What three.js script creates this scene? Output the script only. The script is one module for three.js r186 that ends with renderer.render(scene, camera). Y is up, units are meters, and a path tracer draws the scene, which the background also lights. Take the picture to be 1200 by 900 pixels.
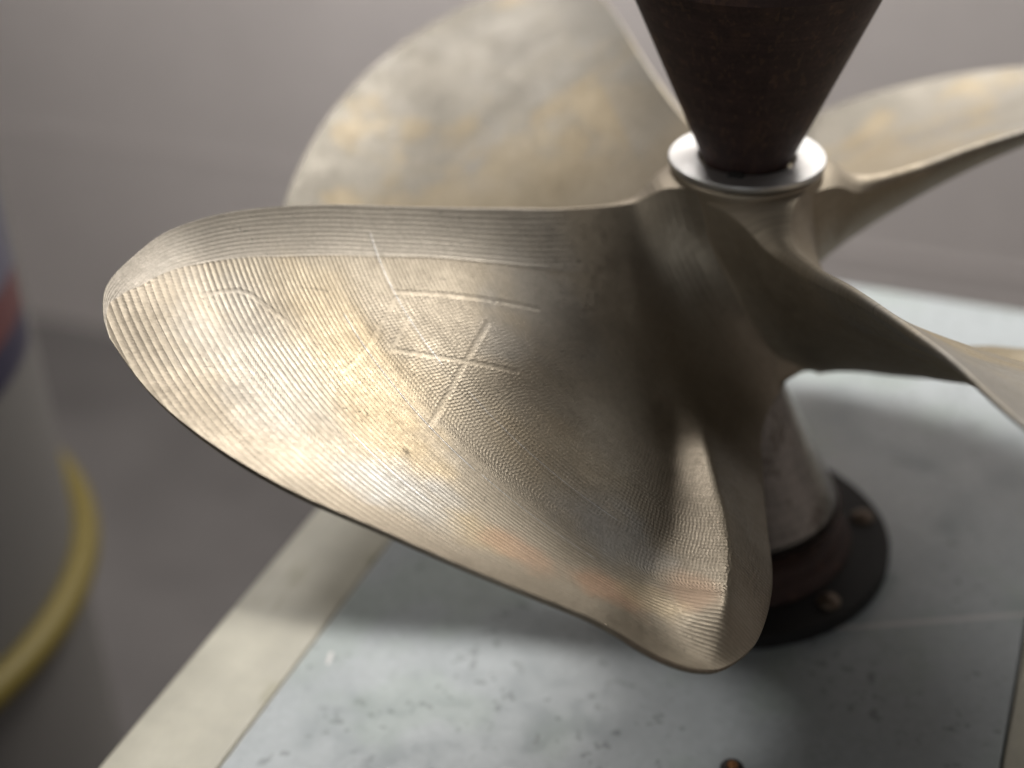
import * as THREE from 'three';
import { RectAreaLightUniformsLib } from 'three/addons/lights/RectAreaLightUniformsLib.js';
import { RoundedBoxGeometry } from 'three/addons/geometries/RoundedBoxGeometry.js';
import { mergeGeometries } from 'three/addons/utils/BufferGeometryUtils.js';

// ------------------------------------------------------------------ camera, light, exposure
const scene = new THREE.Scene();
scene.background = new THREE.Color(0x000000);
const camera = new THREE.PerspectiveCamera(28.033, 4 / 3, 0.05, 30);
camera.position.set(-0.12519, 0.57423, 0.73728);
camera.up.set(0.03046, 0.84985, -0.52615);
camera.lookAt(-0.12519, 0.57423 - 0.52639, 0.73728 - 0.85024);
camera.focus = 0.682;
camera.userData.fStop = 2.9;
const renderer = new THREE.WebGLRenderer({ antialias: true });
renderer.toneMapping = THREE.LinearToneMapping;
renderer.toneMappingExposure = 1.0;
renderer.shadowMap.enabled = true;
RectAreaLightUniformsLib.init();

// lamps, all out of view and placed for what they light: [x, y, z, looks at x, y, z, width, height, radiance, colour]
const LAMPS = [
  { name: 'unseen_bench_lamp', at: [0.42, 1.53, -0.90], to: [0.36, 0.1, -0.76], w: 0.6, h: 0.2, power: 74, color: [1, 0.97, 0.925], label: 'unseen long white lamp above the far right of the workbench, casting the main shadows', cat: 'lamp' },  // out of view, placed to cast the main shadows and blade sheen
  { name: 'unseen_bench_lamp_001', at: [-0.40, 1.48, -1.05], to: [-0.34, 0.1, -0.9], w: 0.36, h: 0.18, power: 54, color: [1, 0.965, 0.94], label: 'unseen short white lamp above the far left of the workbench, lighting the lobe of the front blade', cat: 'lamp' },  // out of view, placed to light the lobe near the trailing edge
  { name: 'unseen_side_lamp', at: [-1.40, 1.50, 0.42], to: [0, 0.1, 0.05], w: 0.8, h: 0.5, power: 2.2, color: [1, 0.97, 0.93], label: 'unseen white light panel to the left of the workbench, softening the shadows on the sheet', cat: 'lamp' },  // out of view, lightens shadows on the left of the sheet
  { name: 'unseen_right_light', at: [1.35, 1.40, -0.95], to: [0, 0.15, 0.05], w: 0.9, h: 0.7, power: 0.85, color: [0.95, 0.98, 1], label: 'unseen wide soft light panel to the right of the workbench, brightening the middle of the front blade', cat: 'lamp' },  // out of view, placed to brighten the middle of the main blade
  { name: 'unseen_front_light', at: [-0.55, 0.75, 2.15], to: [0, 0.1, 0], w: 0.36, h: 1.0, power: 1.3, color: [0.93, 0.97, 1], label: 'unseen tall narrow light panel behind the camera, giving the lower cone its highlight', cat: 'lamp' },  // out of view, placed to give the lower cone a highlight
  { name: 'unseen_wall_lamp', at: [-0.45, 1.1, -0.98], to: [-0.63, -0.2, -1.28], w: 0.9, h: 0.1, power: 31, color: [1, 0.96, 0.92], label: 'unseen long slim lamp washing the grey wall on the left', cat: 'lamp' },  // out of view, placed to brighten the far wall
];

// ------------------------------------------------------------------ helpers
const D = Math.PI / 180;
const clamp = (x, a = 0, b = 1) => Math.min(b, Math.max(a, x));
const mix = (a, b, t) => a + (b - a) * t;
const smooth = (a, b, x) => { const t = clamp((x - a) / (b - a)); return t * t * (3 - 2 * t); };
function hash(i, j, k = 0) {
  let h = (Math.imul(i | 0, 374761393) + Math.imul(j | 0, 668265263) + Math.imul(k | 0, 2147483647 ^ 0x5bd1e995)) | 0;
  h = Math.imul(h ^ (h >>> 13), 1274126177); h ^= h >>> 16;
  return (h >>> 0) / 4294967296;
}
function noise(x, y, k = 0) {
  const i = Math.floor(x), j = Math.floor(y); let u = x - i, v = y - j;
  u = u * u * (3 - 2 * u); v = v * v * (3 - 2 * v);
  const a = hash(i, j, k), b = hash(i + 1, j, k), c = hash(i, j + 1, k), d = hash(i + 1, j + 1, k);
  return a + (b - a) * u + (c - a) * v + (a - b - c + d) * u * v;
}
function fbm(x, y, k = 0, n = 4) {
  let s = 0, a = 0.5, t = 0;
  for (let o = 0; o < n; o++) { s += a * noise(x, y, k + o * 17); t += a; a *= 0.5; x *= 2.03; y *= 2.03; }
  return s / t;
}
const toS = (x) => 255 * (x <= 0.0031308 ? 12.92 * x : 1.055 * Math.pow(Math.max(x, 0), 1 / 2.4) - 0.055);
function makeTexture(n, m, f, srgb, channels) {
  // f(u, v, out) writes linear values 0..1
  const a = new Uint8Array(n * m * 4), o = [0, 0, 0];
  for (let j = 0; j < m; j++) for (let i = 0; i < n; i++) {
    f((i + 0.5) / n, (j + 0.5) / m, o);
    const p = 4 * (j * n + i);
    for (let c = 0; c < 3; c++) a[p + c] = clamp(srgb ? toS(o[c]) : 255 * o[c], 0, 255);
    a[p + 3] = 255;
  }
  const t = new THREE.DataTexture(a, n, m, THREE.RGBAFormat);
  t.magFilter = THREE.LinearFilter; t.minFilter = THREE.LinearMipmapLinearFilter; t.generateMipmaps = true;
  if (srgb) t.colorSpace = THREE.SRGBColorSpace;
  t.needsUpdate = true;
  return t;
}
const wrap = (t, rx = 1, ry = 1) => { t.wrapS = t.wrapT = THREE.RepeatWrapping; t.repeat.set(rx, ry); return t; };
function spline(tab, cols) {          // Catmull-Rom (finite differences) through rows of a table keyed by column 0
  return (t) => {
    const n = tab.length; let i = 0;
    while (i < n - 2 && t > tab[i + 1][0]) i++;
    const h = tab[i + 1][0] - tab[i][0], u = clamp((t - tab[i][0]) / h), out = [];
    for (let c = 1; c <= cols; c++) {
      const s = (tab[i + 1][c] - tab[i][c]) / h;
      const m0 = i > 0 ? (tab[i + 1][c] - tab[i - 1][c]) / (tab[i + 1][0] - tab[i - 1][0]) : s;
      const m1 = i < n - 2 ? (tab[i + 2][c] - tab[i][c]) / (tab[i + 2][0] - tab[i][0]) : s;
      const u2 = u * u, u3 = u2 * u;
      out.push((2 * u3 - 3 * u2 + 1) * tab[i][c] + (u3 - 2 * u2 + u) * h * m0 + (-2 * u3 + 3 * u2) * tab[i + 1][c] + (u3 - u2) * h * m1);
    }
    return out;
  };
}
function lerpTab(tab, x, c = 1) {
  if (x <= tab[0][0]) return tab[0][c];
  for (let i = 1; i < tab.length; i++) if (x <= tab[i][0]) return mix(tab[i - 1][c], tab[i][c], (x - tab[i - 1][0]) / (tab[i][0] - tab[i - 1][0]));
  return tab[tab.length - 1][c];
}
function mesh(name, g, m, parent = scene) {
  const o = new THREE.Mesh(g, m); o.name = name; o.castShadow = o.receiveShadow = true; parent.add(o); return o;
}
function thing(name, label, category, at = [0, 0, 0], turn = 0) {
  const o = new THREE.Group(); o.name = name; o.position.set(...at); o.rotation.y = turn;
  o.userData = { label, category }; scene.add(o); return o;
}
const std = (o) => new THREE.MeshStandardMaterial(o);
const rgb = (r, g, b) => new THREE.Color().setRGB(r, g, b);

// table frame: A runs along the far edge (to the right), B towards the camera
const TURN = -22.836 * D;
const AX = [Math.cos(-TURN), Math.sin(-TURN)], BX = [-Math.sin(-TURN), Math.cos(-TURN)];
const onTable = (a, y, b) => [a * AX[0] + b * BX[0], y, a * AX[1] + b * BX[1]];
const FLOOR = -1.05;

// ------------------------------------------------------------------ room
function structure(name, g, m) { const o = mesh(name, g, m); o.userData.kind = 'structure'; return o; }
const plasterMap = makeTexture(512, 512, (u, v, o) => {
  const n = 0.94 + 0.09 * (fbm(u * 8, v * 8, 3) - 0.5) + 0.05 * (fbm(u * 60, v * 60, 9, 2) - 0.5);
  o[0] = 0.72 * n; o[1] = 0.67 * n; o[2] = 0.655 * n;
}, true);
const wallMat = std({ map: wrap(plasterMap, 3, 2), roughness: 0.75 });
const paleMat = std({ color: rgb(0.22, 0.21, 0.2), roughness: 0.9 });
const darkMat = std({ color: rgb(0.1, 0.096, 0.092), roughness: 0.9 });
const floorMat = std({ map: wrap(makeTexture(256, 256, (u, v, o) => {
  const n = 0.8 + 0.4 * fbm(u * 10, v * 10, 21); o[0] = 0.13 * n; o[1] = 0.121 * n; o[2] = 0.118 * n;
}, true), 3, 3), roughness: 0.8 });
function slab(name, m, a0, a1, y0, y1, b0, b1) {
  const g = new THREE.BoxGeometry(a1 - a0, y1 - y0, b1 - b0);
  const o = structure(name, g, m);
  o.position.set(...onTable((a0 + a1) / 2, (y0 + y1) / 2, (b0 + b1) / 2)); o.rotation.y = TURN; return o;
}
const WALL = -1.6, CEIL = 2.0;
slab('floor', floorMat, -2.4, 2.2, FLOOR - 0.1, FLOOR, WALL, 2.4);
slab('wall', wallMat, -2.5, 2.3, FLOOR - 0.1, CEIL + 0.1, WALL - 0.12, WALL);
slab('unseen_wall_left', darkMat, -2.52, -2.4, FLOOR - 0.1, CEIL + 0.1, WALL, 2.4);  // out of view, dark so that little light bounces back
slab('unseen_wall_right', wallMat, 2.2, 2.32, FLOOR - 0.1, CEIL + 0.1, WALL, 2.4);  // out of view, pale so that the blades mirror a brighter side
slab('unseen_wall_front', darkMat, -2.5, 2.3, FLOOR - 0.1, CEIL + 0.1, 2.4, 2.52);  // out of view, dark to limit bounced light
slab('unseen_ceiling', paleMat, -2.4, 2.2, CEIL, CEIL + 0.1, WALL, 2.4);  // out of view, toned for the bounce it gives
{
  const t = structure('wall_trim', new RoundedBoxGeometry(4.6, 0.012, 0.002, 3, 0.0009), std({ color: rgb(0.73, 0.68, 0.665), roughness: 0.7 }));
  t.position.set(...onTable(-0.1, -0.598, WALL + 0.001)); t.rotation.y = TURN;
}

// ------------------------------------------------------------------ unseen lamps
for (const L of LAMPS) {
  const g = thing(L.name, L.label, L.cat, L.at);
  g.lookAt(...L.to);
  const face = mesh('diffuser', new THREE.PlaneGeometry(L.w, L.h), std({ color: 0xffffff, emissive: rgb(...L.color), emissiveIntensity: Math.min(L.power, 3), roughness: 0.6 }), g);
  face.castShadow = false;
  const housing = mesh('housing', new RoundedBoxGeometry(L.w + 0.03, L.h + 0.03, 0.03, 2, 0.006), std({ color: rgb(0.7, 0.7, 0.7), roughness: 0.5 }), g);
  housing.position.z = -0.0175;
  if (L.name === 'unseen_wall_lamp') {       // shield added to keep this light on the wall and off the propeller
    const v = mesh('added_visor', new RoundedBoxGeometry(L.w + 0.06, 0.004, 0.2, 2, 0.0015), std({ color: rgb(0.5, 0.5, 0.5), roughness: 0.5 }), g);
    v.position.set(0, -L.h / 2 - 0.014, 0.085);
  }
  const l = new THREE.RectAreaLight(rgb(...L.color), L.power, L.w, L.h);
  l.position.set(0, 0, 0.004); l.rotation.y = Math.PI; g.add(l);
}

// ------------------------------------------------------------------ workbench
const TOP = { a0: -0.25, a1: 0.235, b0: -0.353, b1: 0.52, inA0: -0.192, inA1: 0.177 };
const creamMap = makeTexture(256, 1024, (u, v, o) => {
  const streak = fbm(u * 2.2 + v * 3, v * 70, 31, 3), blot = fbm(u * 2, v * 9, 35), fine = noise(u * 90, v * 380, 37);
  const n = 0.86 + 0.16 * (streak - 0.5) + 0.28 * (blot - 0.5) + 0.05 * (fine - 0.5);
  const st = smooth(0.6, 0.74, fbm(u * 3 + 7, v * 14, 39)) * 0.16;
  o[0] = 0.60 * n - st; o[1] = 0.575 * n - st; o[2] = 0.47 * n - st * 1.1;
}, true);
const creamMat = std({ map: creamMap, roughness: 0.42, bumpMap: makeTexture(256, 1024, (u, v, o) => { o[0] = o[1] = o[2] = fbm(u * 3 + v * 3, v * 60, 31, 3); }), bumpScale: 0.0003 });
const SA = TOP.inA1 - TOP.inA0, SB = TOP.b1 - TOP.b0;
// worn grey-blue sheet: u runs along A, v from the far edge to the near edge
const seg2 = (px, py, ax, ay, bx, by) => { const dx = bx - ax, dy = by - ay, t = clamp(((px - ax) * dx + (py - ay) * dy) / (dx * dx + dy * dy)); return [Math.hypot(px - ax - t * dx, py - ay - t * dy), t]; };
const sheetF = (u, v) => {
  const a = TOP.inA0 + u * SA, b = TOP.b0 + v * SB;
  const cloud = fbm(a * 9, b * 9, 51, 4), mid = fbm(a * 40, b * 40, 55, 4), fine = fbm(a * 260, b * 260, 59, 3);
  const wear = smooth(0.56, 0.75, mid * 0.55 + fine * 0.3 + cloud * 0.2);
  const speck = smooth(0.70, 0.8, fbm(a * 190, b * 190, 63, 2)) * smooth(0.42, 0.62, fbm(a * 22, b * 22, 67, 3));
  return { a, b, cloud, mid, fine, wear, speck };
};
const sheetMap = makeTexture(768, 1536, (u, v, o) => {
  const q = sheetF(u, v);
  let n = 0.97 + 0.06 * (q.cloud - 0.5) + 0.08 * (q.mid - 0.5) + 0.20 * (q.fine - 0.5);
  let R = 0.42 * n, G = 0.46 * n, B = 0.475 * n;
  const gr = smooth(0.5, 0.68, fbm(q.a * 16 + 4, q.b * 16, 71, 4));
  R -= 0.02 * gr; B -= 0.032 * gr; G -= 0.008 * gr;
  const dk = 0.05 * q.wear + 0.34 * q.speck;
  R *= 1 - dk; G *= 1 - dk; B *= 1 - dk;
  const s1 = seg2(q.a, q.b, 0.03, 0.078, 0.177, 0.004)[0];
  const sc = 0.8 * (1 - smooth(0.0012, 0.0024, s1));
  const s2 = seg2(q.a, q.b, -0.178, 0.17, -0.176, 0.178)[0]; const sd = 1 - smooth(0.0006, 0.0014, s2);
  const e = Math.max(sc * 0.7, sd, 0.75 * (1 - smooth(0.0008, 0.0022, q.a - TOP.inA0)));
  o[0] = mix(R, 0.72, e); o[1] = mix(G, 0.7, e); o[2] = mix(B, 0.68, e);
}, true);
const sheetRough = makeTexture(512, 1024, (u, v, o) => { const q = sheetF(u, v); o[0] = o[1] = o[2] = clamp(0.40 + 0.14 * (q.cloud - 0.5) + 0.25 * (q.mid - 0.5) + 0.2 * q.wear); });
const sheetBump = makeTexture(512, 1024, (u, v, o) => { const q = sheetF(u, v); o[0] = o[1] = o[2] = clamp(0.5 + 0.5 * (q.mid - 0.5) - 0.4 * q.speck); });
const sheetMat = std({ map: sheetMap, roughnessMap: sheetRough, roughness: 1, bumpMap: sheetBump, bumpScale: 0.0001, metalness: 0 });
{
  const t = thing('workbench', 'workbench with worn pale grey-blue sheet top between cream side boards', 'workbench', onTable(0, FLOOR, 0), TURN);
  const H = -FLOOR;
  const board = (name, a0, a1, y0, y1, b0, b1, m) => {
    const o = mesh(name, new RoundedBoxGeometry(a1 - a0, y1 - y0, b1 - b0, 3, 0.0018), m, t);
    o.position.set((a0 + a1) / 2, H + (y0 + y1) / 2, (b0 + b1) / 2); return o;
  };
  // unwrapped boards with the streaks across
  const strip = (name, a0, a1) => {
    const o = board(name, a0, a1, -0.03, 0, TOP.b0, TOP.b1, creamMat), p = o.geometry.attributes.position, uv = o.geometry.attributes.uv;
    const w = a1 - a0, l = TOP.b1 - TOP.b0;
    for (let i = 0; i < p.count; i++) uv.setXY(i, p.getX(i) / w + 0.5, p.getZ(i) / l + 0.5);
    return o;
  };
  strip('side_board', TOP.a0, TOP.inA0 - 0.0006); strip('side_board', TOP.inA1 + 0.0012, TOP.a1);
  const s = board('sheet_top', TOP.inA0, TOP.inA1, -0.0045, -0.0002, TOP.b0, TOP.b1, sheetMat);
  const p = s.geometry.attributes.position, uv = s.geometry.attributes.uv;
  for (let i = 0; i < p.count; i++) uv.setXY(i, p.getX(i) / SA + 0.5, p.getZ(i) / SB + 0.5);
  board('core', TOP.inA0 + 0.001, TOP.inA1 - 0.001, -0.029, -0.006, TOP.b0 + 0.002, TOP.b1 - 0.002, creamMat);
  const steel = std({ color: rgb(0.06, 0.06, 0.065), roughness: 0.6 });
  board('frame', TOP.a0 + 0.02, TOP.a1 - 0.02, -0.1, -0.031, TOP.b0 + 0.02, TOP.b1 - 0.02, steel);
  for (const a of [TOP.a0 + 0.045, TOP.a1 - 0.045]) for (const b of [TOP.b0 + 0.045, TOP.b1 - 0.045]) board('leg', a - 0.022, a + 0.022, FLOOR + 0.001, -0.101, b - 0.022, b + 0.022, steel);
}

// ------------------------------------------------------------------ propeller: blade surface (metres; azimuth in degrees, anticlockwise from above)
const HUB = { r: 0.0385, y0: 0.1355, y1: 0.2488 };
const LEt = spline([
  [0, .030, 187, .2478], [.05, .0455, 188.6, .2440], [.1, .062, 190.5, .2340], [.2, .095, 192.7, .2350], [.3, .127, 194.0, .2405], [.45, .175, 193.9, .2485], [.58, .219, 193.5, .2555],
  [.7, .262, 193.3, .2580], [.8, .294, 194.6, .2560], [.88, .3140, 197.3, .2520], [.945, .3293, 200.3, .2476], [.98, .3347, 203.5, .2431], [1, .3360, 206.0, .2394]], 3);
const TEt = spline([
  [0, .030, 279, .136], [.1, .062, 274, .1275], [.2, .100, 270.3, .1215], [.3, .140, 268.6, .1200], [.45, .187, 267.4, .1220], [.56, .2260, 264.8, .1230],
  [.64, .2490, 262.2, .1290], [.70, .2640, 259.6, .1368], [.76, .2740, 256.0, .1488], [.82, .2812, 249.0, .1716], [.9, .2995, 234.7, .1988], [.955, .3170, 224.0, .2138], [.985, .3310, 213.8, .2284], [1, .3360, 206.0, .2394]], 3);
const LEr = [], TEr = [];
for (let i = 0; i <= 200; i++) { const t = i / 200; LEr.push(LEt(t)); TEr.push(TEt(t)); }
const VAL = [[.05, 236], [.09, 242.5], [.12, 247], [.147, 250], [.1835, 252.4], [.2217, 252.3], [.26, 250.8], [.285, 249]];
const RID = [[.05, 245], [.09, 251], [.12, 255], [.1436, 257.6], [.1658, 259.9], [.1955, 261.1], [.2254, 261.1], [.25, 260.6], [.268, 259.5]];
function cup(r, a, aL, aT) {
  const w = smooth(0.08, 0.14, r) * (1 - smooth(0.268, 0.3, r)); if (w <= 0) return 0;
  const av = lerpTab(VAL, r), ar = Math.min(lerpTab(RID, r), aT), dv = -0.0006 * w * (1 - smooth(0.225, 0.27, r)), dr = 0.0136 * w * (1 - smooth(0.225, 0.262, r));
  const f = (x) => x < av - 34 ? 0 : x < av ? dv * smooth(av - 34, av, x) : x < ar ? mix(dv, dr, Math.pow((x - av) / (ar - av), 1.3)) : x < aT ? mix(dr, 0, (x - ar) / Math.max(aT - ar, 0.01)) : 0;
  let s = 0; const k = 0.45;
  for (let i = -3; i <= 3; i++) s += f(Math.min(a + i * k * 0.5, aT));
  return s / 7;
}
// outboard of FAIR the face runs fair to the trailing edge along each azimuth
const FAIR = 0.222, fairTab = [];
for (let a = 200; a <= 262; a += 0.5) {
  const at = (r0) => { let y = 0, t0 = 0.3, t1 = 0.999; for (let k = 0; k < 40; k++) { const t = (t0 + t1) / 2, L = LEt(t), T = TEt(t), q = clamp((a - L[1]) / (T[1] - L[1] || 1e-6)); if (mix(L[0], T[0], q) < r0) t0 = t; else t1 = t; y = mix(L[2], T[2], q); } return y; };
  const line = TEr.filter((q) => q[0] > 0.24 && q[1] >= 206).sort((p, q) => p[1] - q[1]).map((q) => [q[1], q[0], q[2]]);
  const rT = lerpTab(line, a, 1), yT = lerpTab(line, a, 2), y1 = at(FAIR), m = (y1 - at(FAIR - 0.012)) / 0.012, avg = (yT - y1) / (rT - FAIR);
  fairTab.push([a, y1, rT, yT, mix(m, avg, 0.5)]);
}
function fair(r, a, y) {
  const w = smooth(204, 213, a) * (1 - smooth(250, 258, a)); if (r <= FAIR || w <= 0) return y;
  const i = clamp(Math.floor((a - 200) * 2), 0, fairTab.length - 2), f = (a - 200) * 2 - i, [, y1, rT, yT, m] = fairTab[i].map((q, k) => mix(q, fairTab[i + 1][k], f));
  const d = rT - FAIR, x = clamp((r - FAIR) / d);
  return mix(y, y1 + m * d * x + (yT - y1 - m * d) * x * x, w);
}
function topPoint(t, s) {
  const L = LEt(t), T = TEt(t), r = mix(L[0], T[0], s), a = mix(L[1], T[1], s);
  let y = mix(L[2], T[2], s);
  y += CAMBER(t) * 4 * s * (1 - s);
y = fair(r, a, y);
  y += cup(r, a, L[1], T[1]);
  y -= 0.0028 * smooth(0.08, 0.13, r) * (1 - smooth(0.28, 0.33, r)) * (1 - Math.pow(clamp(1 - (a - L[1]) * D * r / 0.026), 2)) * (1 - smooth(0.1, 0.4, s));
  return [r, a, y];
}
const CAMBER = (t) => 0;
const toXYZ = ([r, a, y]) => [r * Math.cos(a * D), y, -r * Math.sin(a * D)];
// texture coordinates: the blade seen from above, along and across azimuth 210
const UVW = 0.36, UV0 = [-0.005, -0.13];
const uvOf = (r, a) => [(r * Math.cos((a - 210) * D) - UV0[0]) / UVW, (r * Math.sin((a - 210) * D) - UV0[1]) / UVW];
function bladeGeometry() {
  const NT = 170, NS = 190, pos = [], uvs = [], idx = [];
  const tOf = (i) => { const x0 = i / NT, x = x0 * mix(0.45, 1, smooth(0, 0.45, x0)); return 0.5 * x + 0.5 * (1 - (1 - x) * (1 - x)); };
  const sOf = (j) => { const x = j / NS; return mix(x, 0.5 - 0.5 * Math.cos(Math.PI * x), 0.35); };
  const top = [], bot = [];
  for (let i = 0; i <= NT; i++) {
    const t = Math.min(tOf(i), 0.9995), R1 = [], R2 = [];
    for (let j = 0; j <= NS; j++) {
      const s = sOf(j), e = 1e-3;
      const P = topPoint(t, s), p = toXYZ(P);
      const ds0 = toXYZ(topPoint(t, Math.max(s - e, 0))), ds1 = toXYZ(topPoint(t, Math.min(s + e, 1)));
      const dt0 = toXYZ(topPoint(Math.max(t - e, 0), s)), dt1 = toXYZ(topPoint(Math.min(t + e, 0.9999), s));
      const u = [ds1[0] - ds0[0], ds1[1] - ds0[1], ds1[2] - ds0[2]], v = [dt1[0] - dt0[0], dt1[1] - dt0[1], dt1[2] - dt0[2]];
      let n = [u[1] * v[2] - u[2] * v[1], u[2] * v[0] - u[0] * v[2], u[0] * v[1] - u[1] * v[0]];
      let l = Math.hypot(...n) || 1; if (n[1] < 0) l = -l; n = n.map((c) => c / l);
      const r = P[0], d = clamp((r - 0.0398) / 0.040);
      const flare = 0.0175 * (1 - Math.sqrt(1 - (1 - d) * (1 - d)));
      const th = mix(mix(0.0095, 0.0022, Math.pow(smooth(0.03, 0.3, r), 0.6)), mix(0.0225, 0.004, Math.pow(smooth(0.02, 0.33, r), 0.65)), Math.pow(4 * s * (1 - s), s > 0.5 ? 1.25 : 0.75)) * smooth(0, 0.05, 1 - t + 0.012);
      const lim = (q, rr) => [q[0], clamp(q[1], mix(HUB.y0, 0.05, smooth(0.042, 0.06, rr)), mix(HUB.y1, 0.3, smooth(0.042, 0.07, rr))), q[2]];
      // normal split into radial, circumferential and axial parts; fillets run around the hub, not away from it
      const cr = Math.cos(P[1] * D), sr = Math.sin(P[1] * D), nr = n[0] * cr - n[2] * sr, nt = -n[0] * sr - n[2] * cr, q0 = Math.hypot(nt, n[1]) || 1;
      const we = Math.max(1 - smooth(0.04, 0.34, s), smooth(0.72, 0.97, s)), ft = mix(nt / q0, Math.sign(nt) * 1.45, we), fy = (n[1] / q0) * (1 - we);
      const wr = smooth(0.05, 0.09, r), put = (k, th) => {
        const tt = k * flare * ft - th * mix(nt / q0, nt, wr), yy = k * flare * fy - th * mix(n[1] / q0, n[1], wr), rr = r - th * nr * wr;
        return lim(toXYZ([rr, P[1] + tt / rr / D, P[2] + yy]), r);
      };
      R1.push(put(1, 0)); R2.push(put(-1, th));
      R1[j].uv = uvOf(r, P[1]);
    }
    top.push(R1); bot.push(R2);
  }
  const grid = (rows, uvr, flip) => {
    const b = pos.length / 3, n = rows.length, m = rows[0].length;
    for (let i = 0; i < n; i++) for (let j = 0; j < m; j++) { pos.push(rows[i][j][0], rows[i][j][1], rows[i][j][2]); uvs.push(...uvr(i, j)); }
    for (let i = 0; i < n - 1; i++) for (let j = 0; j < m - 1; j++) {
      const a = b + i * m + j, c = a + 1, d = a + m, e = d + 1;
      if (flip) idx.push(a, c, d, c, e, d); else idx.push(a, d, c, c, d, e);
    }
  };
  grid(top, (i, j) => top[i][j].uv, false);
  grid(bot, (i, j) => top[i][j].uv, true);
  const edge = (j, flip) => {
    const rows = [];
    for (let i = 0; i <= NT; i++) {
      const A = top[i][j], B = bot[i][j], k = j ? j - 1 : 1, C = top[i][k];
      const o = [A[0] - C[0], A[1] - C[1], A[2] - C[2]], ol = Math.hypot(...o) || 1, g = Math.hypot(A[0] - B[0], A[1] - B[1], A[2] - B[2]), row = [];
      for (let q = 0; q <= 6; q++) { const w = q / 6, bu = 0.32 * Math.sin(Math.PI * w) * Math.min(g, 0.006) / ol; row.push([0, 1, 2].map((c) => mix(A[c], B[c], w) + o[c] * bu)); }
      rows.push(row);
    }
    grid(rows, (i) => top[i][j].uv, flip);
  };
  edge(0, true); edge(NS, false);
  const g = new THREE.BufferGeometry();
  g.setAttribute('position', new THREE.Float32BufferAttribute(pos, 3));
  g.setAttribute('uv', new THREE.Float32BufferAttribute(uvs, 2));
  g.setIndex(idx); g.computeVertexNormals();
  return g;
}

// ------------------------------------------------------------------ milled bronze
const fromUV = (u, v) => { const x = u * UVW + UV0[0], y = v * UVW + UV0[1]; return [Math.hypot(x, y), Math.atan2(y, x) / D + 210]; };
const LEline = LEr.map((q) => [q[0], q[1]]).sort((p, q) => p[0] - q[0]), TEline = TEr.map((q) => [q[0], q[1]]);
const bins = (line) => { const t = new Float64Array(401); for (let i = 0; i <= 400; i++) t[i] = lerpTab(line, i / 400 * 0.36); return (r) => { const x = clamp(r / 0.36) * 399.999, i = x | 0; return t[i] + (t[i + 1] - t[i]) * (x - i); }; };
const LEat = bins(LEline), TEat = bins(TEline);
const pol = (r, a) => [r * Math.cos((a - 210) * D), r * Math.sin((a - 210) * D)];
const strokes = [   // engraved strokes [half width, depth, points (r, azimuth)]
  [0.00125, 0.9, [[.2887, 202.65], [.2787, 202.53], [.2717, 202.74], [.2678, 203.4], [.2644, 204.6], [.2582, 207.4]]],
  [0.0010, 0.3, [[.2582, 207.4], [.2517, 211.8], [.2463, 215.7]]],
  [0.00125, 0.9, [[.2463, 215.7], [.2299, 213.7], [.2012, 207.4]]],
  [0.00125, 1.0, [[.1999, 206.6], [.1779, 208.2], [.1561, 210.6], [.1346, 214.1]]],
  [0.0011, 0.85, [[.1995, 210.6], [.2088, 212.4], [.2196, 214.7]]],
  [0.0013, 1.0, [[.2185, 214.6], [.1948, 218.4], [.1694, 223.4]]],
  [0.00125, 0.8, [[.1652, 214.6], [.1910, 219.6], [.2288, 224.9]]],
];
const strokeSeg = [];
for (const [w0, d0, q] of strokes) { const w = w0 * 1.3, d = d0 * 0.8; for (let i = 0; i < q.length - 1; i++) strokeSeg.push([w, d, ...pol(...q[i]), ...pol(...q[i + 1])]); }
const pitchTab = []; { let r = 0.34, k = 0; while (r > 0.03) { pitchTab.push([r, k++]); r -= mix(mix(0.0026, 0.0021, smooth(0.09, 0.13, r)), mix(0.0021, 0.0034, smooth(0.24, 0.315, r)), smooth(0.14, 0.22, r)); } pitchTab.reverse(); }
function ringIndex(r) { let lo = 0, hi = pitchTab.length - 1; while (hi - lo > 1) { const m = (lo + hi) >> 1; if (pitchTab[m][0] <= r) lo = m; else hi = m; } const f = clamp((r - pitchTab[lo][0]) / (pitchTab[hi][0] - pitchTab[lo][0])); return pitchTab[lo][1] - f; }
const rowTab = []; for (const [r, k] of pitchTab) rowTab[k] = r;
const rowR = (i) => rowTab[clamp(i, 0, rowTab.length - 1)];
const coarse0 = (r) => smooth(0.215, 0.29, r);
const bandAt = bins([[.09, .0265], [.1096, .0258], [.139, .0238], [.177, .0238], [.21, .0254], [.247, .0264], [.279, .0240], [.2992, .0223], [.315, .0195], [.326, .014], [.3365, .004]]);
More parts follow.
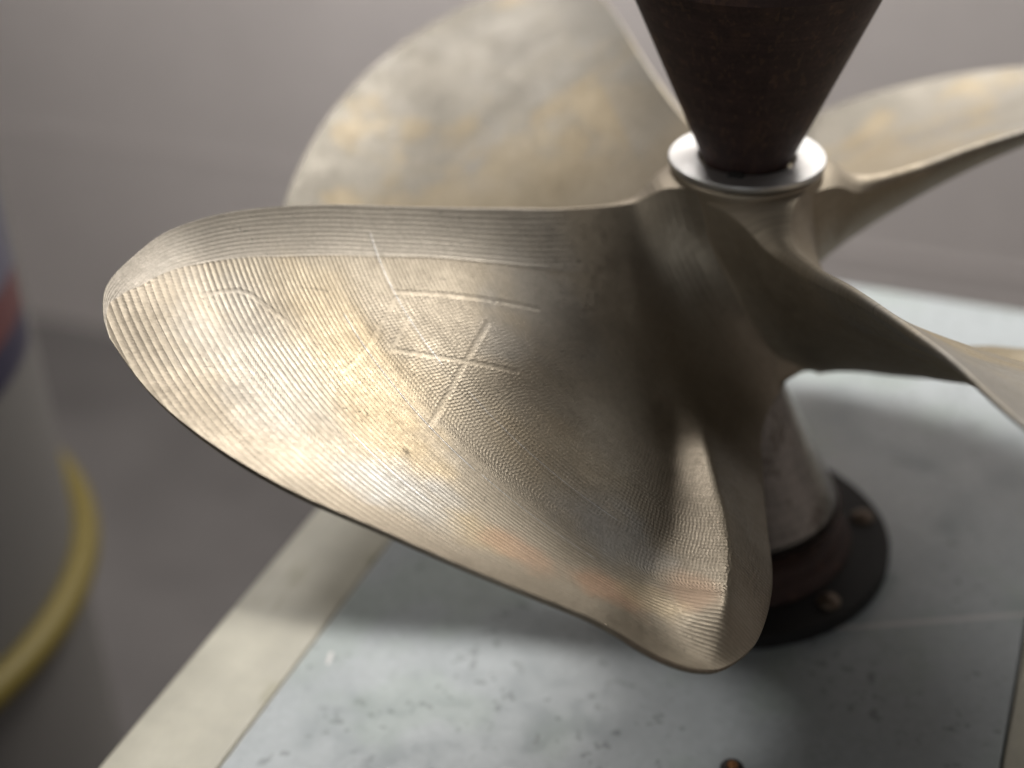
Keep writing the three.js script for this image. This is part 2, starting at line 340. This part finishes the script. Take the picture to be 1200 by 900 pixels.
function surface(r, a, marks, out) {
  const x = r * Math.cos((a - 210) * D), y = r * Math.sin((a - 210) * D), arc = r * a * D;
  const dL = (a - LEat(r)) * D * r;                     // metres from the leading edge
  const wob = 0.0006 * (noise(x * 60, y * 60, 5) - 0.5);
  const bandW = bandAt(r) + wob;
  const band = (1 - smooth(bandW - 0.0006, bandW + 0.0006, dL)) * smooth(0.09, 0.112, r);
  // rings of constant radius
  const k = ringIndex(r + wob * 0.7), i = Math.floor(k), f = k - i;
  const cusp = Math.pow(Math.abs(2 * f - 1), 1.7);
  const rowAmp = 0.55 + 0.9 * hash(i, 7, 1);
  const tooth = 0.0017 + 0.0005 * coarse0(r);
  const ph = rowR(i) * a * D / tooth + 0.5 * (i & 1) + 0.4 * hash(i, 3, 2) + 0.6 * (noise(rowR(i) * a * D * 120, i * 0.35, 8) - 0.5);
  const dash = Math.pow(0.5 + 0.5 * Math.cos(2 * Math.PI * ph), 1.4);
  const coarse = coarse0(r), fade = mix(0.85, 1, smooth(0.10, 0.15, r));
  const amp = mix(0.32, 0.38, coarse) * mix(1, rowAmp, 0.7);
  let h = amp * (cusp * mix(0.62, 0.92, coarse) * fade + dash * mix(0.85, 0.34, coarse) * smooth(0.11, 0.15, r) * (0.4 + 0.6 * cusp) * (0.45 + 1.1 * noise(x * 45, y * 45, 77)));
  // the leading edge is milled along its length
  const hb = 0.17 * Math.abs(Math.sin(Math.PI * (dL / 0.0023 + 0.3 * noise(arc * 3, r * 40, 4)))) + 0.10 * noise(dL * 2200, r * 50, 12) + 0.09;
  h = mix(h, hb, band);
  const ridge = Math.exp(-Math.pow((dL - bandW) / 0.0005, 2)) * smooth(0.108, 0.114, r) * (1 - smooth(0.31, 0.325, r));
  h += 0.22 * ridge;
  let pit = 0, tint = 0;
  if (marks) {
    let g = 0, g2 = 0;
    for (const [w, d, ax, ay, bx, by] of strokeSeg) {
      const dd = Math.abs(x - (ax + bx) / 2) + Math.abs(y - (ay + by) / 2); if (dd > 0.08) continue;
      const q = seg2(x, y, ax, ay, bx, by)[0] + 0.00018 * (noise(x * 1500, y * 1500, 30) - 0.5);
      g = Math.max(g, d * (1 - smooth(w * 0.25, w * 1.1, q))); g2 = Math.max(g2, d * Math.exp(-Math.pow((q - w * 1.25) / (w * 0.3), 2)));
    }
    h = mix(h, 0.06 + 0.1 * noise(x * 900, y * 900, 13), g) - 0.32 * g + 0.09 * g2 * (1 - g);
    // seams between milling passes, and scratches
    for (const [rr, a0, a1, w] of [[0.2012, 197, 219, 0.00024], [0.2300, 208, 232, 0.00026], [0.2655, 222, 233, 0.00026], [0.1993, 223, 247, 0.00016], [0.2290, 232, 247, 0.00016]]) {
      const m = (1 - smooth(w, w * 1.9, Math.abs(r - rr))) * smooth(a0, a0 + 1, a) * (1 - smooth(a1 - 1, a1, a)) * (0.4 + 0.6 * noise(a * 2.3, rr * 900, 17));
      h += 0.4 * m; tint = Math.max(tint, m * 0.8);
    }
    const [sx, sy] = pol(.2506, 226.7); const ds = Math.hypot((x - sx) * 1.1, (y - sy) * 0.8);
    pit = 0.75 * (1 - smooth(0.0006, 0.0026, ds * (0.7 + 0.7 * noise(x * 1400, y * 1400, 23))));
    const [ex, ey] = pol(.2441, 203.8), [fx, fy] = pol(.2311, 204.9); pit = Math.max(pit, 0.4 * (1 - smooth(0.0004, 0.0013, seg2(x, y, ex, ey, fx, fy)[0] + 0.0016 * (noise(x * 500, y * 500, 44) - 0.4))));
  }
  pit = Math.max(pit, 0.5 * smooth(0.90, 0.93, noise(x * 700, y * 700, 61)) * smooth(0.6, 0.8, noise(x * 60, y * 60, 64)));
  h += 0.09 * (noise(x * 2300, y * 2300, 71) - 0.5) + 0.07 * (noise(x * 700, y * 700, 73) - 0.5);
  h -= 0.25 * pit;
  out.h = clamp(0.32 + 0.62 * h); out.band = band; out.pit = pit; out.tint = tint; out.x = x; out.y = y;
}
// patches of heat tint, tarnish and lighter gold tone [r, azimuth, radius, stretch along the ring, colour, strength]
const GOLD = [0.43, 0.345, 0.225], RUST = [0.42, 0.28, 0.19], BLUE = [0.325, 0.32, 0.305], BROWN = [0.225, 0.192, 0.145], GREY = [0.28, 0.265, 0.24];
const patches = [
  [.236, 218, .030, 1.5, GOLD, .6], [.250, 224, .022, 1.4, GOLD, .55], [.262, 236, .014, 2.0, GOLD, .6], [.257, 241, .012, 1.8, RUST, .6], [.247, 249, .013, 1.5, RUST, .75],
  [.268, 231, .015, 1.7, BLUE, .65], [.281, 227, .012, 1.5, BLUE, .5], [.205, 246, .024, 1.2, BLUE, .5], [.255, 233, .008, 1.6, BLUE, .5], [.165, 228, .022, 1.0, BROWN, .55], [.128, 213, .030, 1.0, GREY, .6],
  [.163, 218, .016, 1.0, GREY, .5], [.222, 257, .012, 1.3, RUST, .5], [.236, 253, .012, 1.2, GOLD, .5], [.12, 235, .03, 1.4, BROWN, .4], [.28, 212, .03, 2.2, BLUE, .3], [.237, 207, .025, 1.4, GOLD, .35], [.19, 236, .025, 1.4, GOLD, .3],
].map(([r, a, q, st, c, k]) => { const p = pol(r, a); return { p, q, st, c, k, t: [-Math.sin((a - 210) * D), Math.cos((a - 210) * D)] }; });
function bronze(S, marks, o) {
  const { x, y } = S;
  const n1 = fbm(x * 26 + 3, y * 26, marks ? 81 : 131, 4), n2 = fbm(x * 90, y * 90, 85, 4), n3 = noise(x * 900, y * 900, 89);
  let c = [0.325, 0.282, 0.22]; const away = marks ? 0 : smooth(0.09, 0.15, Math.hypot(x, y));
  c = c.map((q, i) => mix(q, [0.255, 0.231, 0.185][i], away));
  c = c.map((q, i) => mix(q, BROWN[i], 0.4 * smooth(0.5, 0.75, n1)));
  if (marks) for (const P of patches) {
    const dx = x - P.p[0], dy = y - P.p[1], al = (dx * P.t[0] + dy * P.t[1]) / P.st, ac = dx * P.t[1] - dy * P.t[0];
    const d = Math.hypot(al, ac) / P.q + 1.1 * (fbm(x * 70, y * 70, 91, 4) - 0.5);
    const w = P.k * (1 - smooth(0.35, 1.25, d)); if (w > 0) c = c.map((q, i) => mix(q, P.c[i], w));
  } else {
    const g = smooth(0.5, 0.66, fbm(x * 14 + 9, y * 14, 141, 4)), b = smooth(0.52, 0.7, fbm(x * 17, y * 17 + 5, 147, 4));
    const gold = smooth(0.44, 0.6, fbm(x * 22, y * 22, 151, 4) + (0.235 - Math.hypot(x, y)) * 2.6);
    c = c.map((q, i) => 1.2 * mix(mix(mix(q, GREY[i] * 1.08, 0.45 * b), GREY[i] * 1.05, 0.5 * away * (1 - gold)), GOLD[i], away * gold * (0.32 + 0.08 * g)));
  }
  const m = (0.94 + 0.10 * (n2 - 0.5) + 0.12 * (n3 - 0.5)) * (1 - 0.75 * S.pit);
  for (let i = 0; i < 3; i++) o[i] = mix(mix(c[i], GREY[i] * 1.15, 0.45 * S.band) * m, 0.85, S.tint * 0.6);
}
function bladeMaterial(marks, n) {
  const S = {}, o = [0, 0, 0], col = new Uint8Array(n * n * 4), bmp = new Uint8Array(n * n * 4);
  for (let j = 0; j < n; j++) for (let i = 0; i < n; i++) {
    const p = 4 * (j * n + i), [r, a] = fromUV((i + 0.5) / n, (j + 0.5) / n);
    col[p + 3] = bmp[p + 3] = 255;
    if (r > 0.3395 || r < 0.028 || a < LEat(r) - 2.5 || a > TEat(r) + 3) { col[p] = 190; col[p + 1] = 176; col[p + 2] = 152; bmp[p] = bmp[p + 1] = bmp[p + 2] = 110; continue; }
    surface(r, a, marks, S); bronze(S, marks, o);
    for (let c = 0; c < 3; c++) { col[p + c] = clamp(toS(o[c]), 0, 255); bmp[p + c] = 255 * S.h; }
  }
  const tex = (d, srgb) => { const t = new THREE.DataTexture(d, n, n, THREE.RGBAFormat); t.magFilter = THREE.LinearFilter; t.minFilter = THREE.LinearMipmapLinearFilter; t.generateMipmaps = true; if (srgb) t.colorSpace = THREE.SRGBColorSpace; t.needsUpdate = true; return t; };
  const rough = makeTexture(512, 512, (u, v, q) => { q[0] = q[1] = q[2] = clamp(0.51 + 0.16 * (fbm(u * 18, v * 18, 95) - 0.5) + 0.1 * (noise(u * 216, v * 216, 97) - 0.5)); });
  return std({ map: tex(col, true), bumpMap: tex(bmp, false), bumpScale: 0.0006, roughnessMap: rough, roughness: marks ? 1 : 1.3, metalness: 1 });
}
const mainMat = bladeMaterial(true, 2048), plainMat = bladeMaterial(false, 1024);

const prop = thing('propeller', 'four-bladed milled bronze boat propeller standing between two balancing cones', 'propeller', [0, HUB.y0, 0]);
const bladeG = bladeGeometry(); bladeG.translate(0, -HUB.y0, 0);
const mainBlade = mesh('blade', bladeG, mainMat, prop); mainBlade.userData.label = 'front blade with engraved strokes and heat tinted patches';
for (let i = 1; i < 4; i++) mesh('blade', bladeG, plainMat, prop).rotation.y = i * Math.PI / 2;
{
  const h = HUB.y1 - HUB.y0, pts = [[0.027, 0.0], [0.0405, 0.0], [0.042, 0.0015], [0.0420, 0.006], [0.0402, 0.014], [0.0396, 0.02], [0.0396, h - 0.003], [0.0392, h], [0.0245, h], [0.0215, h * 0.5], [0.027, 0]];
  const g = new THREE.LatheGeometry(pts.map((q) => new THREE.Vector2(...q)), 128);
  const hubMat = std({ color: rgb(0.375, 0.323, 0.25), metalness: 1, roughness: 0.55, bumpMap: wrap(makeTexture(64, 256, (u, v, o) => { o[0] = o[1] = o[2] = 0.5 + 0.5 * Math.sin(v * 60 * Math.PI) * 0.5; }), 1, 1), bumpScale: 0.0001 });
  mesh('hub', g, hubMat, prop);
  const rg = new THREE.LatheGeometry([[0.0250, 0], [0.0394, 0], [0.0405, 0.0008], [0.0405, 0.0034], [0.0399, 0.0041], [0.0262, 0.0041], [0.0250, 0.0030], [0.0250, 0]].map((q) => new THREE.Vector2(...q)), 160);
  const p = rg.attributes.position, uv = rg.attributes.uv; for (let i = 0; i < p.count; i++) uv.setXY(i, Math.atan2(p.getZ(i), p.getX(i)) / (2 * Math.PI), Math.hypot(p.getX(i), p.getZ(i)) / 0.04);
  const turned = makeTexture(16, 512, (u, v, o) => { o[0] = o[1] = o[2] = 0.5 + 0.35 * Math.sin(v * 2 * Math.PI * 48) + 0.3 * (noise(v * 300, 1, 5) - 0.5); });
  const ring = mesh('hub_ring', rg, std({ color: rgb(0.6, 0.595, 0.585), metalness: 1, roughness: 0.44, bumpMap: turned, bumpScale: 0.00012 }), prop);
  ring.position.y = h + 0.0001;
  const key = mesh('keyway', new RoundedBoxGeometry(0.0075, 0.0016, 0.006, 2, 0.0006), std({ color: rgb(0.01, 0.009, 0.008), roughness: 0.9 }), prop);  // solid black block in place of the dark slot
  key.position.set(-0.0095, h + 0.0046, 0.0262); key.rotation.y = -0.35;
}

// ------------------------------------------------------------------ cones and stand
const rustMap = makeTexture(1024, 512, (u, v, o) => {
  const n = fbm(u * 40, v * 16, 201, 5), f = noise(u * 400, v * 180, 205), b = fbm(u * 14, v * 5, 209, 3), lines = noise(3, v * 140, 211);
  const k = 0.75 + 0.5 * (n - 0.5) + 0.3 * (f - 0.5) + 0.2 * (lines - 0.5), sp = smooth(0.64, 0.72, fbm(u * 150, v * 60, 215, 3));
  o[0] = 0.058 * k + 0.05 * smooth(0.55, 0.75, b) * n + 0.03 * sp; o[1] = 0.031 * k + 0.026 * smooth(0.55, 0.75, b) * n + 0.017 * sp; o[2] = 0.027 * k + 0.012 * smooth(0.55, 0.75, b) * n + 0.008 * sp;
}, true);
const rustBump = makeTexture(512, 256, (u, v, o) => { o[0] = o[1] = o[2] = 0.5 * fbm(u * 90, v * 40, 221, 4) + 0.3 * noise(3, v * 70, 211); });
{
  const t = thing('balancing_cone', 'dark brown rusty steel cone seated point down in the propeller hub', 'cone', [0, 0.198 + 0.02, 0]);
  const T = Math.tan(23.2 * D), R = (y) => (y - 0.198) * T, pts = [];
  pts.push([0, 0.218], [R(0.218), 0.2182]); for (let i = 0; i <= 20; i++) { const y = 0.2185 + (0.352 - 0.2185) * i / 20; pts.push([R(y), y]); }
  pts.push([R(0.352) + 0.0006, 0.3526], [R(0.352) + 0.0006, 0.361], [R(0.352) - 0.0004, 0.362], [0.02, 0.362], [0, 0.362]);
  const g = new THREE.LatheGeometry(pts.map(([r, y]) => new THREE.Vector2(r, y - 0.218)), 128);
  mesh('cone', g, std({ map: rustMap, bumpMap: rustBump, bumpScale: 0.0004, roughness: 0.68, metalness: 0 }), t);
  const s = mesh('shaft', new THREE.CylinderGeometry(0.016, 0.016, 0.2, 48), std({ color: rgb(0.3, 0.29, 0.28), metalness: 1, roughness: 0.4 }), t);
  s.position.y = 0.362 - 0.218 + 0.1005;
}
{
  const t = thing('balancing_stand', 'grey steel cone on a round black base plate under the propeller', 'stand');
  const black = std({ color: rgb(0.008, 0.007, 0.007), roughness: 0.72, bumpMap: rustBump, bumpScale: 0.0003 });
  const pg = new THREE.LatheGeometry([[0, 0.0002], [0.0955, 0.0002], [0.0968, 0.0012], [0.0968, 0.0085], [0.0955, 0.0098], [0, 0.0098]].map((q) => new THREE.Vector2(...q)), 128);
  mesh('base_plate', pg, black, t);
  const boltM = std({ color: rgb(0.16, 0.12, 0.09), metalness: 0.7, roughness: 0.55 });
  for (let i = 0; i < 6; i++) {
    const a = (-54.6 + 60 * i) * D;
    const b = mesh('bolt', new THREE.LatheGeometry([[0, 0.0042], [0.0022, 0.0042], [0.0026, 0.0028], [0.0052, 0.0028], [0.0066, 0.0012], [0.0068, 0]].map((q) => new THREE.Vector2(...q)).reverse(), 32), boltM, t);
    b.position.set(0.0845 * Math.cos(a), 0.0099, -0.0845 * Math.sin(a));
  }
  const collar = new THREE.LatheGeometry([[0, 0.0099], [0.0735, 0.0099], [0.0742, 0.0112], [0.071, 0.016], [0.0675, 0.019], [0.0668, 0.0365], [0, 0.0365]].map((q) => new THREE.Vector2(...q)), 128);
  mesh('collar', collar, std({ map: wrap(rustMap.clone(), 2, 1), color: rgb(0.9, 0.8, 0.75), bumpMap: rustBump, bumpScale: 0.0005, roughness: 0.6, metalness: 0.2 }), t);
  const T = Math.tan(24.6 * D), cp = [[0, 0.0367]]; for (let i = 0; i <= 24; i++) { const y = 0.0367 + (0.172 - 0.0367) * i / 24; cp.push([(0.178 - y) * T, y]); } cp.push([0, 0.172]);
  const worn = makeTexture(1024, 512, (u, v, o) => {
    const n = fbm(u * 30, v * 9, 231, 5), f = fbm(u * 160, v * 60, 233, 3), s = noise(u * 4, v * 200, 235), k = 0.8 + 0.5 * (n - 0.5) + 0.4 * (f - 0.5) + 0.25 * (s - 0.5), d = smooth(0.52, 0.7, n * 0.6 + f * 0.4);
    o[0] = mix(0.29 * k, 0.12, d); o[1] = mix(0.268 * k, 0.105, d); o[2] = mix(0.243 * k, 0.09, d);
  }, true);
  mesh('cone', new THREE.LatheGeometry(cp.map((q) => new THREE.Vector2(...q)), 128), std({ map: worn, roughness: 0.3, metalness: 0.95, bumpMap: rustBump, bumpScale: 0.0006 }), t);
}
{
  const [x, , z] = onTable(0.053, 0, 0.1805);
  const t = thing('small_bolt', 'small dark bolt with a copper tip standing on the near part of the sheet', 'bolt', [x, 0, z]);
  const dark = std({ color: rgb(0.02, 0.014, 0.012), metalness: 0.3, roughness: 0.5 });
  mesh('head', new THREE.LatheGeometry([[0, 0], [0.0058, 0], [0.0062, 0.0006], [0.0060, 0.0044], [0.0050, 0.0058], [0.0032, 0.0062], [0.0030, 0.0056], [0, 0.0056]].map((q) => new THREE.Vector2(...q)), 40), dark, t);
  mesh('tip', new THREE.LatheGeometry([[0, 0.0084], [0.0012, 0.0081], [0.0024, 0.0070], [0.0028, 0.0057]].reverse().map((q) => new THREE.Vector2(...q)), 32), std({ color: rgb(0.42, 0.2, 0.09), metalness: 0.9, roughness: 0.45 }), t);
}

// ------------------------------------------------------------------ drum behind the bench
{
  const c = [-0.802, -0.304], R = 0.29, t = thing('steel_drum', 'grey drum with a yellow hoop and a blue and red label beside the workbench', 'drum', [c[0], FLOOR, c[1]]);
  const grey = std({ color: rgb(0.145, 0.138, 0.129), roughness: 0.7 });
  const prof = [[0, 0.002], [R - 0.01, 0.002], [R, 0.008], [R, 0.42], [R + 0.008, 0.435], [R, 0.45], [R, 0.71], [R, 1.4], [R + 0.006, 1.408], [R + 0.006, 1.42], [R - 0.006, 1.424], [R - 0.01, 1.408], [0, 1.408]];
  mesh('body', new THREE.LatheGeometry(prof.map((q) => new THREE.Vector2(...q)), 128), grey, t);
  const hoop = mesh('hoop', new THREE.TorusGeometry(R + 0.006, 0.0145, 24, 160), std({ color: rgb(0.14, 0.105, 0.014), roughness: 0.6 }), t);
  hoop.rotation.x = Math.PI / 2; hoop.position.y = 0.795;
  const band = (name, y0, y1, col, a0, a1) => {
    const g = new THREE.CylinderGeometry(R + 0.0015, R + 0.0015, y1 - y0, 48, 1, true, a0 * D, (a1 - a0) * D);
    const o = mesh(name, g, std({ color: rgb(...col), roughness: 0.45, side: THREE.DoubleSide }), t); o.position.y = (y0 + y1) / 2;
  };
  band('label', 1.08, 1.205, [0.1, 0.098, 0.135], -60, 98);
  band('label_stripe', 1.044, 1.0795, [0.11, 0.034, 0.034], -60, 98);
  band('label_stripe', 1.012, 1.0435, [0.02, 0.018, 0.045], -60, 98);
}
renderer.render(scene, camera);
